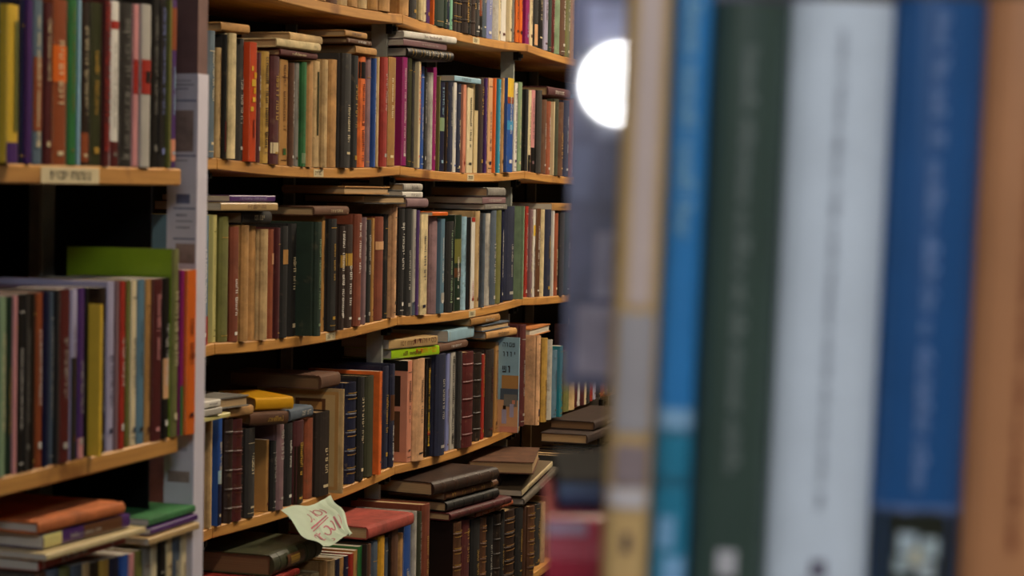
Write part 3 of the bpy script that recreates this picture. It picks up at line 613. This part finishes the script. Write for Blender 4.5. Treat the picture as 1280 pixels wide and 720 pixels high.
Y(MAIN,g,362,500,515,390,'slate','h','slate book lying beside the ornamental buff hardback',yaw=0)
Y(MAIN,g,400,455,473,424,'brown','w','dark brown thick book lying just under the third shelf',yaw=0,depth=.2,tone='brown')
Y(MAIN,g,549,428,438,577,'brown','h','brown book lying right of the lime one',yaw=0,L=.2)
Y(MAIN,g,489,431.5,443.5,549,'lime','p','lime green paperback with an orange Hebrew title, lying under its cream twin',yaw=14,out=-.03,depth=.13,tone='white')
Y(MAIN,g,486,418.5,430.5,547,'beige','p','cream-beige paperback with a red Hebrew title, lying on the lime one',yaw=14,out=-.03,depth=.13,tone='white')
Y(MAIN,g,560,413,427,592,'light blue','p','light blue and white book lying right of the Hebrew-titled pair',yaw=-2,tone='white')
Y(MAIN,g,607,425.5,435,645,'tan','h','tan-edged hardback lowest of the pile at the middle bay end',yaw=4,tone='white')
Y(MAIN,g,603,415.5,424,626,'slate','h','slate book lying on the tan-edged one, page edges out',yaw=0,flip=True,L=.22)
Y(MAIN,g,588,404,414,624,'ochre','h','ochre-brown book topmost of the pile behind the light blue one',yaw=0)
Y(MAIN,g,663,409,419,690,'b87236','h','orange-tan book lying with white page edges out, far bay',yaw=-4,flip=True,tone='white',L=.24,out=.0)
g = 'books lying on the lowest row'
Y(MAIN,g,300,716,724,340,'red','h','thin red book lying at the bottom left corner of the near bay',out=.08,yaw=0,L=.2)
Y(MAIN,g,338,690,717,398,'dark olive','l','big dark leather-bound volume with gilt ornament, lying below the note',out=.07,depth=.24,yaw=0,marks=((.25,.6,.2,.8,'brown'),(.32,.5,.3,.7,'gold')),tone='brown')
Y(MAIN,g,459,654,670,516,'9c4034','w','faded red worn book lying right of the handwritten note',out=.085,yaw=4,depth=.18)
Y(MAIN,g,594,642,650,640,'rust','l','rust-brown thin leather book lowest of the brown pile',out=.085,yaw=5)
Y(MAIN,g,562,639,649,638,'maroon','l','maroon-brown leather book with gilt ribs in the brown pile',out=.08,yaw=8,gild='brown')
Y(MAIN,g,557,625,637.5,622,'black','l','black leather book in the middle of the brown pile',out=.07,yaw=8,depth=.18)
Y(MAIN,g,556,613.5,623.5,621,'brown','l','brown ribbed leather book under the largest dark volume',out=.065,yaw=8,gild='gold')
Y(MAIN,g,540,597,614,621,'dark brown','l','largest dark brown leather volume, topmost of the brown pile',out=.06,yaw=9,depth=.2,gild='brown')
Y(MAIN,g,622,607,622,640,'umber','w','umber book in shadow, lowest beneath the askew brown one',out=.03,yaw=-8,L=.13,depth=.09)
Y(MAIN,g,622,581,607,640,'dark brown','w','dark brown book with rounded spine directly beneath the askew brown one',out=.03,yaw=-8,L=.13,depth=.09)
Y(MAIN,g,667,565,580,674,'brown','w','brown leather book with pale page edges, lying askew over the pile',out=.13,yaw=-14,L=.3,depth=.16,flip=True)
Y(MAIN,g,655,623,632,705,'5f564a','h','grey cloth book lying slanted under the cream booklet',out=.10,yaw=1,tilt=9,L=.29,depth=.085,tone='white')
Y(MAIN,g,652,613,620.5,695,'6e5f4c','p','brown booklet with a cream spine lying slanted, right of the brown pile',bands=((0,1,'cream'),),out=.10,yaw=0,tilt=9,L=.27,depth=.08,title='brown',tz=(.2,.8),tone='white')
Y(MAIN,g,747,571,581,780,'umber','h','umber book lying under the wide dark folio, far bay',out=.12,L=.3,depth=.11,z=.70)
Y(MAIN,g,733,559,571,770,'dark brown','w','wide dark brown folio with pale page edges, far bay',out=.135,L=.45,depth=.13,z=.725)
Y(MAIN,g,742,545,556,790,'dark brown','h','dark brown folio topmost in the far bay heap',out=.13,L=.42,depth=.125,tone='brown',z=.75)
# two Hebrew titles
def hebrew(root_label, txt, col, x0, x1, zf):
    root = next(o for o in bpy.data.objects if o.get('label') == root_label)
    cov = next(c for c in root.children if c.name.startswith('cover'))
    xs = [v.co.x for v in cov.data.vertices]; zs_ = [v.co.z for v in cov.data.vertices]; ys = [v.co.y for v in cov.data.vertices]
    L = max(xs); t = max(zs_)
    cu = bpy.data.curves.new('t', 'FONT'); cu.body = txt[::-1]; cu.size = 1; cu.resolution_u = 2
    ob = bpy.data.objects.new('t', cu); COL.objects.link(ob)
    dg = bpy.context.evaluated_depsgraph_get(); me = bpy.data.meshes.new_from_object(ob.evaluated_get(dg)); bpy.data.objects.remove(ob)
    X = [v.co.x for v in me.vertices]; Yv = [v.co.y for v in me.vertices]
    sx = L*(x1-x0)/(max(X)-min(X)); sy = t*.72/(max(Yv)-min(Yv))
    for v in me.vertices:
        v.co = ((v.co.x-min(X))*sx+L*x0, min(ys)-.0008, (v.co.y-min(Yv))*sy+t*.14)
    me.materials.clear(); me.materials.append(book_mat(col, 'gloss'))
    o = bpy.data.objects.new('spine_title', me); COL.objects.link(o); o.parent = root
hebrew('cream-beige paperback with a red Hebrew title, lying on the lime one', '\u05db\u05e1\u05e3 \u05d5\u05d9\u05d4\u05d5\u05d3\u05d9\u05d5\u05ea', 'dark red', .5, .96, 0)
hebrew('lime green paperback with an orange Hebrew title, lying under its cream twin', '\u05db\u05e1\u05e3 \u05d5\u05d9\u05d4\u05d5\u05d3\u05d9\u05d5\u05ea', 'orange', .5, .93, 0)
g = 'books lying on the lower shelf of the left bookcase'
Y(LEFT,g,48,692,706,102,'red','p','thin red book lying under the patterned one at the lower left',yaw=0,tone='white',L=.2)
Y(LEFT,g,58,706,714,182,'ivory','p','cream booklet lying in front at the lower left, lowest of its pile',out=.015,yaw=3,tone='white')
Y(LEFT,g,54,668,686,162,'purple','p','blue and purple patterned paperback lying under the orange book',yaw=5,bands=((.0,.2,'pale yellow'),(.45,.9,'brown')),tone='white')
Y(LEFT,g,47,650,666,155,'b4622e','w','orange-covered hardback topmost at the lower left',yaw=5,depth=.17,tone='white',finish='worn')
Y(LEFT,g,186,674,683,249,'beige','p','beige booklet lying under the purple and green pair',out=.01,yaw=0)
Y(LEFT,g,188,665,673,247,'purple','p','purple-spined book lying under the green one',out=.005,yaw=0)
Y(LEFT,g,186,655,664,244,'green','p','green paperback lying topmost beside the paper-covered post',yaw=0,finish='worn',depth=.16)

# ------------------------------------------------------------------ handwritten note
note = empty('paper_note', 'crumpled pale green paper note with red handwriting, draped from the shelf edge', 'note')
def P3(px, py, out):
    # point of the vertical plane 'out' in front of the shelf fronts, seen at this place
    r_ = ray(px, py); a = MAIN.at(0, out, 0)-EYE; return EYE + r_*(a.dot(NRM)/r_.dot(NRM))
NA, NB, NC, ND = P3(351,638,.035), P3(412,621,.02), P3(439,669,.125), P3(402,687,.14)
def npt(s_, t_, off=0.0):
    p = (NA*(1-s_)+NB*s_)*(1-t_) + (ND*(1-s_)+NC*s_)*t_
    w_ = .006*math.sin(s_*7+t_*2.2)+.004*math.sin(t_*9-s_*3)+.010*max(0, s_-.62)*math.sin(s_*40)*(.4+t_)
    side = .012*math.sin(t_*math.pi)*(1 if s_ < .5 else .25)
    n_ = (NB-NA).cross(ND-NA).normalized(); n_ = n_ if n_.dot(EYE-NA) > 0 else -n_
    return p+n_*(w_+off)+Vector((0,0,-1))*side*(1-s_)
V = []; Fc = []; n_ = 22
for i in range(n_+1):
    for j in range(n_+1): V.append(npt(j/n_, i/n_))
for i in range(n_):
    for j in range(n_): a = i*(n_+1)+j; Fc.append((a, a+1, a+n_+2, a+n_+1))
sheet = link_mesh('paper_sheet', V, Fc, plain('pale green note paper', 'b2c2ae', .7, 0, .04), note)
sol = sheet.modifiers.new('s', 'SOLIDIFY'); sol.thickness = .0004
V = []; Fc = []
def pen(pts, w=.012):
    for (a, b) in zip(pts, pts[1:]):
        dx, dy = b[0]-a[0], b[1]-a[1]; L = math.hypot(dx, dy) or 1; nx, ny = -dy/L*w, dx/L*w; k = len(V)
        for (s_, t_) in ((a[0]+nx, a[1]+ny), (b[0]+nx, b[1]+ny), (b[0]-nx, b[1]-ny), (a[0]-nx, a[1]-ny)): V.append(npt(s_, t_, .0012))
        Fc.append((k, k+1, k+2, k+3))
def loop(cx, cy, rx, ry, a0=0, a1=360): pen([(cx+rx*math.cos(math.radians(a)), cy+ry*math.sin(math.radians(a))) for a in range(a0, a1+1, 30)])
loop(.62,.24,.07,.09); loop(.46,.26,.05,.08,-90,120); loop(.34,.3,.05,.07,-100,110); pen([(.52,.14),(.54,.34)]); loop(.72,.26,.03,.09,-90,90)
pen([(.27,.47),(.70,.40)], .014); pen([(.29,.52),(.70,.45)], .010)
loop(.30,.68,.06,.09,-180,60); loop(.44,.68,.05,.09); loop(.58,.66,.06,.10,-120,200); loop(.70,.64,.04,.10,-100,180); pen([(.36,.56),(.38,.8)]); pen([(.78,.5),(.80,.78)]); loop(.86,.62,.04,.1,-100,100); loop(.5,.9,.03,.03,-90,160)
link_mesh('handwriting', V, Fc, book_mat('b06070', 'cloth'), note, fix=False)

# ------------------------------------------------------------------ foreground bookcase and its books
FY = .85; FZ = 1.228
def at_y(px, py, y): r_ = ray(px, py); return EYE + r_*(y/r_.y)
def vfrac(y, h): return (at_y(900, y, FY).z-FZ)/h
fcase = empty('bookcase', 'foreground bookcase carrying the large blurred books at the right', 'bookcase')
fwood = plain('white laminate', 'b9b4aa', .5, 0, .04)
def wbox(parent, name, x0,x1,y0,y1,z0,z1, mt): 
    V = []; Fc = []; box_vf(x0,x1,y0,y1,z0,z1,V,Fc); return link_mesh(name, V, Fc, mt, parent)
wbox(fcase, 'shelf_board', .046, .62, .845, .988, FZ-.02, FZ-.0005, fwood)
wbox(fcase, 'shelf_board', .035, .62, .845, .988, .6, .62, fwood); wbox(fcase, 'shelf_board', .035, .62, .845, .988, .1, .12, fwood)
wbox(fcase, 'shelf_board', .012, .62, .992, 1.17, 1.15, 1.17, fwood)
wbox(fcase, 'side_panel', .62, .64, .845, 1.17, 0, 1.9, fwood)
wbox(fcase, 'shelf_board', .10, .62, .845, 1.17, 1.56, 1.58, fwood)
wbox(fcase, 'support_post', .06, .08, .90, .92, 0, FZ-.02, fwood); wbox(fcase, 'support_post', .06, .08, 1.10, 1.12, 0, 1.15, fwood)
GF = 'large blurred books standing in the foreground'
LEAN = math.radians(1.35)
def fg(x0, x1, ytop, col, kind, label, h=None, **kw):
    a = at_y(x0, 360, FY); b = at_y(x1, 360, FY); t = b.x-a.x-.0006
    h = h or at_y((x0+x1)/2, ytop, FY).z-FZ
    root = empty('book', label, 'book', GF)
    build_book(root, t, .128, h, col, kind, text='latin', fgd=True, **kw)
    RZ = -math.radians(3.3)
    zm = a.z-FZ
    root.location = (a.x-math.tan(LEAN)*zm, FY+.006, FZ+.0003+math.sin(LEAN)*t); root.rotation_euler = (0, LEAN, RZ)
    return root
f27 = lambda y: vfrac(y, .27)
fg(768,829,0,'c8a26a','h','tan-spined foreground book with a pale centre stripe and small dark emblem',h=.27,finish='gloss',marks=((f27(385),.98,.28,.82,'c8b0a4'),(f27(545),f27(395),.12,.95,'a39a98'),(f27(640),f27(615),.05,.95,'c8bcb8'),(f27(612),f27(560),.15,.95,'8d7a78'),(f27(695),f27(672),.42,.62,'4a3a3a')))
fg(830,879,0,'2f78b0','h','narrow bright blue foreground book turning teal towards its foot',h=.27,finish='gloss',title='86b4cc',tz=(.55,.95),tsize=.42,bands=((0,f27(540),'2a7a94'),(f27(548),f27(515),'86acc8'),(f27(612),f27(600),'5a9ab4')),marks=((f27(690),f27(650),.15,.6,'7aa4c4'),(.02,f27(700),.3,.95,'7aa4c4')))
hg = at_y(928,3,FY).z-FZ
fr = lambda y: vfrac(y, hg)
fg(880,976,3,'38473e','h','dark green foreground book with a pale title and white round mark',finish='gloss',title='7d857e',tz=(fr(610),fr(60)),tsize=.17,marks=((fr(722),fr(690),.34,.62,'b9b4b4'),))
fg(977,1106,3,'ccd2d8','h','wide white-grey foreground book with a small grey title',finish='gloss',title='80848e',tz=(fr(640),fr(40)),tsize=.085,marks=((fr(722),fr(700),.42,.58,'5c5562'),))
fg(1107,1222,0,'1e4e80','h','wide royal blue foreground book with a white flower picture at its foot',finish='gloss',title='7f98c4',tz=(fr(622),fr(15)),tsize=.15,bands=((0,fr(636),'24261c'),(fr(642),fr(632),'6d80aa')),
   marks=((fr(705),fr(688),.40,.58,'b8b4a0'),(fr(690),fr(665),.28,.5,'a8b4b8'),(fr(695),fr(670),.55,.75,'a8b4b4'),(fr(716),fr(695),.25,.42,'9ca8a8'),(fr(722),fr(700),.52,.72,'a8b0b0'),(fr(692),fr(684),.46,.54,'b09a50')))
fg(1223,1345,0,'b47a50','h','orange-brown foreground book at the right edge of the picture',finish='gloss',h=.25,title='8c4c34',tz=(.1,.9),tsize=.1)
fg(1347,1440,0,'6a3030','h','dark red foreground book beyond the orange one, outside the picture',h=.24)
# stack behind the foreground row
def flat(name_label, x0, x1, y0, y1, z0, z1, col, kind, **kw):
    root = empty('book', name_label, 'book', 'books lying behind the foreground row')
    build_book(root, z1-z0-.0006, y1-y0, x1-x0, col, kind, lie=True, **kw); root.location = (x0, y0, z0); return root
zr = at_y(700, 648, 1.0).z
XL = at_y(683, 680, 1.0).x
flat('blurred crimson book lying left of the tan foreground book', XL, XL+.21, 1.003, 1.14, 1.1705, zr, 'b41838', 'h', finish='gloss', marks=((.0,.09,.91,1.,'b08aa0'),))
flat('blurred dark book with a slate-blue spine lying on the crimson one', XL+.006, XL+.2, 1.03, 1.16, zr, zr+.014, '0e0c0b', 'h', mat=plain('matte black cloth', '120e0c', 1.0), tone='brown', bands=((.0,1.,'44587a'),))
zb = at_y(740, 482, 1.015).z
flat('thick grey book lying hidden under the leaning glossy magazine', .075, .24, 1.0, 1.14, zr+.0145, zb-.004, 'grey', 'h')
def coated(name, h):
    mt, nt, b = nodes_of(name); n = nt.nodes.new('ShaderNodeTexNoise'); n.inputs['Scale'].default_value = 40
    tc = nt.nodes.new('ShaderNodeTexCoord'); r_ = nt.nodes.new('ShaderNodeValToRGB'); c = hexc(h)
    r_.color_ramp.elements[0].position = .35; r_.color_ramp.elements[1].position = .65
    r_.color_ramp.elements[0].color = tuple(v*.75 for v in c)+(1,); r_.color_ramp.elements[1].color = tuple(min(1, v*1.25) for v in c)+(1,)
    nt.links.new(tc.outputs['Object'], n.inputs['Vector']); nt.links.new(n.outputs['Fac'], r_.inputs['Fac']); nt.links.new(r_.outputs['Color'], b.inputs['Base Color'])
    b.inputs['Roughness'].default_value = .35; b.inputs['Coat Weight'].default_value = 1.0; b.inputs['Coat Roughness'].default_value = .03
    return mt
LAMP = Vector((-.75, -2.3, 2.2))
magz = empty('magazine', 'upright glossy grey magazine with pale picture boxes, left of the tan foreground book', 'magazine')
Pm = at_y(776, 105, 1.02)
nrm = ((EYE-Pm).normalized()+(LAMP-Pm).normalized()).normalized()      # how the leaning cover faces
zc = Vector((0,0,1)); ax = zc.cross(nrm).normalized(); up = nrm.cross(ax).normalized()
if up.z < 0: up = -up
rt = up.cross(nrm); rt = rt if rt.x > 0 else -rt
# local frame: x right along the cover, y away from the camera, z up
Mr = Matrix(((rt.x, -nrm.x, up.x), (rt.y, -nrm.y, up.y), (rt.z, -nrm.z, up.z)))
Ml = Mr.to_4x4(); Ml.translation = Pm
magz.matrix_world = Ml
def on_cov(px, py):
    r_ = ray(px, py); s_ = (Pm-EYE).dot(nrm)/r_.dot(nrm); q = EYE+r_*s_-Pm; return q.dot(rt), q.dot(up)
xl, zb_ = on_cov(702, 484); Hm = .25; Wm = .12
V = []; Fc = []; box_vf(xl, xl+Wm, .0, .0006, zb_, zb_+Hm, V, Fc); box_vf(xl, xl+Wm, .0062, .0068, zb_, zb_+Hm, V, Fc); box_vf(xl+Wm-.0006, xl+Wm, .0006, .0062, zb_, zb_+Hm, V, Fc)
link_mesh('cover', V, Fc, coated('coated grey cover', '6c6c88'), magz)
V = []; Fc = []; box_vf(xl+.001, xl+Wm-.001, .0008, .006, zb_+.0005, zb_+Hm-.0005, V, Fc); link_mesh('page_block', V, Fc, page_mat(1, 'white'), magz)
for (xa, ya, xb, yb, c) in ((722,382,783,470,'b0a4b4'),(745,290,784,375,'a49cb0'),(765,300,784,330,'7c7a94'),(712,180,740,250,'787c9a'),(748,130,784,175,'8a8cac'),(735,5,784,60,'b0b0d0'),(712,372,784,377,'44465c')):
    x0, z1 = on_cov(xa, ya); x1, z0 = on_cov(xb, yb)
    V = [(x0,-.0004,z0),(x1+.03*(xb > 780),-.0004,z0),(x1+.03*(xb > 780),-.0004,z1),(x0,-.0004,z1)]
    link_mesh('cover_picture', V, [(0,1,2,3)], coated('coated '+c, c), magz, fix=False)

# ------------------------------------------------------------------ lamps
def emit(name, col, s_):
    mt = bpy.data.materials.new(name); mt.use_nodes = True; nt = mt.node_tree; nt.nodes.clear()
    e = nt.nodes.new('ShaderNodeEmission'); e.inputs[0].default_value = col+(1,); e.inputs[1].default_value = s_
    o = nt.nodes.new('ShaderNodeOutputMaterial'); nt.links.new(e.outputs[0], o.inputs[0]); return mt
warm = emit('warm lamp', (1.0, .83, .61), W_AISLE); cool = emit('cool added panel', (.86, .92, 1.0), W_PANEL)
def fixture(x, y, rz, wd, ln, mt, label):
    root = empty('ceiling_light', label, 'ceiling light', 'ceiling lights'); root.location = (x, y, 2.75); root.rotation_euler = (0, 0, rz)
    V = []; Fc = []; box_vf(-wd/2-.02, wd/2+.02, -ln/2-.02, ln/2+.02, -.05, 0, V, Fc); link_mesh('housing', V, Fc, plain('white metal', 'c8c8c4', .4), root)
    V = []; Fc = []; box_vf(-wd/2, wd/2, -ln/2, ln/2, -.058, -.0505, V, Fc); link_mesh('diffuser', V, Fc, mt, root)
for u_, nm in ((-1.7,'nearest'),(.7,'middle'),(2.7,'farthest')):
    p = MAIN.at(u_, 1.15, 0); fixture(p.x, p.y, -PHI, .16, .7 if nm == 'nearest' else 1.2, warm, nm+' warm tube light along the aisle ceiling')
fixture(.25, -.9, 0, .9, .5, cool, 'cool white panel added on the ceiling behind the camera to light the foreground')  # unseen panel, added so the foreground spines get cool light
pend = empty('pendant_lamp', 'bare white globe lamp hanging on a cord behind the camera', 'lamp'); pend.location = LAMP
me = bpy.data.meshes.new('globe'); bm = bmesh.new(); bmesh.ops.create_uvsphere(bm, u_segments=32, v_segments=16, radius=.092)
for f_ in bm.faces: f_.smooth = True
bm.to_mesh(me); bm.free(); me.materials.append(emit('white globe', (1, 1, 1), W_BULB)); o = bpy.data.objects.new('globe', me); COL.objects.link(o); o.parent = pend
wbox(pend, 'cord', -.003, .003, -.003, .003, .09, 2.75-LAMP.z, plain('black steel', '141414', .4, .7))

# ------------------------------------------------------------------ names for the standing books
ORD = ['first','second','third','fourth','fifth','sixth','seventh','eighth','ninth','tenth','eleventh','twelfth']
rows = {}
for b in BOOKS: rows.setdefault(b[2].name, []).append(b)
for nm, lst in rows.items():
    lst.sort(key=lambda b: b[3])
    for i, (root, w, row, u, col) in enumerate(lst):
        place = row.name+(row.bay_name(u+.02).replace(' in the ', ', ') if row.bay else '')
        lcol = lst[i-1][4] if i else None; rcol = lst[i+1][4] if i+1 < len(lst) else None
        nice = lambda c: c if c in PAL else 'coloured'
        if len(w.split()) > 7: root['label'] = '%s, %s' % (w, row.name); continue
        if lcol and rcol:
            mid = ('between two %s ones' % nice(lcol)) if lcol == rcol else 'between %s and %s ones' % (nice(lcol), nice(rcol))
        else: mid = 'at the end beside a %s one' % nice(lcol or rcol)
        root['label'] = '%s %s, %s' % (w, mid, place)
seen = {}
for b in BOOKS:
    if b[0] is None: continue
    seen.setdefault(b[0]['label'], []).append(b)
for k, lst in seen.items():
    if len(lst) > 1:
        lst.sort(key=lambda b: b[3])
        for i, b in enumerate(lst): b[0]['label'] = ('nearer ' if i == 0 else 'farther ' if i == 1 else 'farthest ')+k
for b in BOOKS:
    l = b[0]['label']
    for a_, c_ in ((' of the left bookcase', ' at left'), ('between ', 'by '), ('leather-bound book', 'leather book'), (' at left', '')):
        if len(l.split()) > 16: l = l.replace(a_, c_)
    b[0]['label'] = l

# ------------------------------------------------------------------ only the 298 books that show largest stay things; the rest is one packed mass
bpy.context.view_layer.update(); dg = bpy.context.evaluated_depsgraph_get()
hits = {}
for py in range(2, 720, 5):
    for px in range(2, 800, 5):
        r_ = ray(px, py).normalized(); ok, loc, nn, ix, ob, mm = sc.ray_cast(dg, EYE+r_*.1, r_)
        if ok:
            while ob.parent: ob = ob.parent
            hits[ob.name] = hits.get(ob.name, 0)+1
roots = [o for o in COL.objects if o.parent is None and o.name.split('.')[0] == 'book']
hits.update({o.name: 9999 for o in roots if o.get('group') == 'large blurred books standing in the foreground'})
keep = [o for o in roots if o.get('label') and hits.get(o.name, 0) > 0]
keep.sort(key=lambda o: -hits.get(o.name, 0)); cut = keep[298:]; print('KEEP', len(keep), 'smallest kept', hits.get(keep[min(297, len(keep)-1)].name))
rest = cut+[o for o in roots if hits.get(o.name, 0) == 0]
V = []; Fc = []; MI = []; ML = []; DEAD = []
for o in rest:
    for c in list(o.children):
        mw = c.matrix_world; k = len(V); V += [mw @ v.co for v in c.data.vertices]
        mt = c.data.materials[0]
        if mt not in ML: ML.append(mt)
        for p_ in c.data.polygons: Fc.append(tuple(k+q for q in p_.vertices)); MI.append(ML.index(mt))
        DEAD.append(c)
    DEAD.append(o)
bpy.data.batch_remove(DEAD)
me = bpy.data.meshes.new('packed_books'); me.from_pydata([tuple(v) for v in V], [], Fc)
for mt in ML: me.materials.append(mt)
for p_, q in zip(me.polygons, MI): p_.material_index = q
o = bpy.data.objects.new('packed_books', me); COL.objects.link(o)
tag(o, 'narrow slivers of further books packed among and behind the shelved rows', 'books', None, 'stuff')
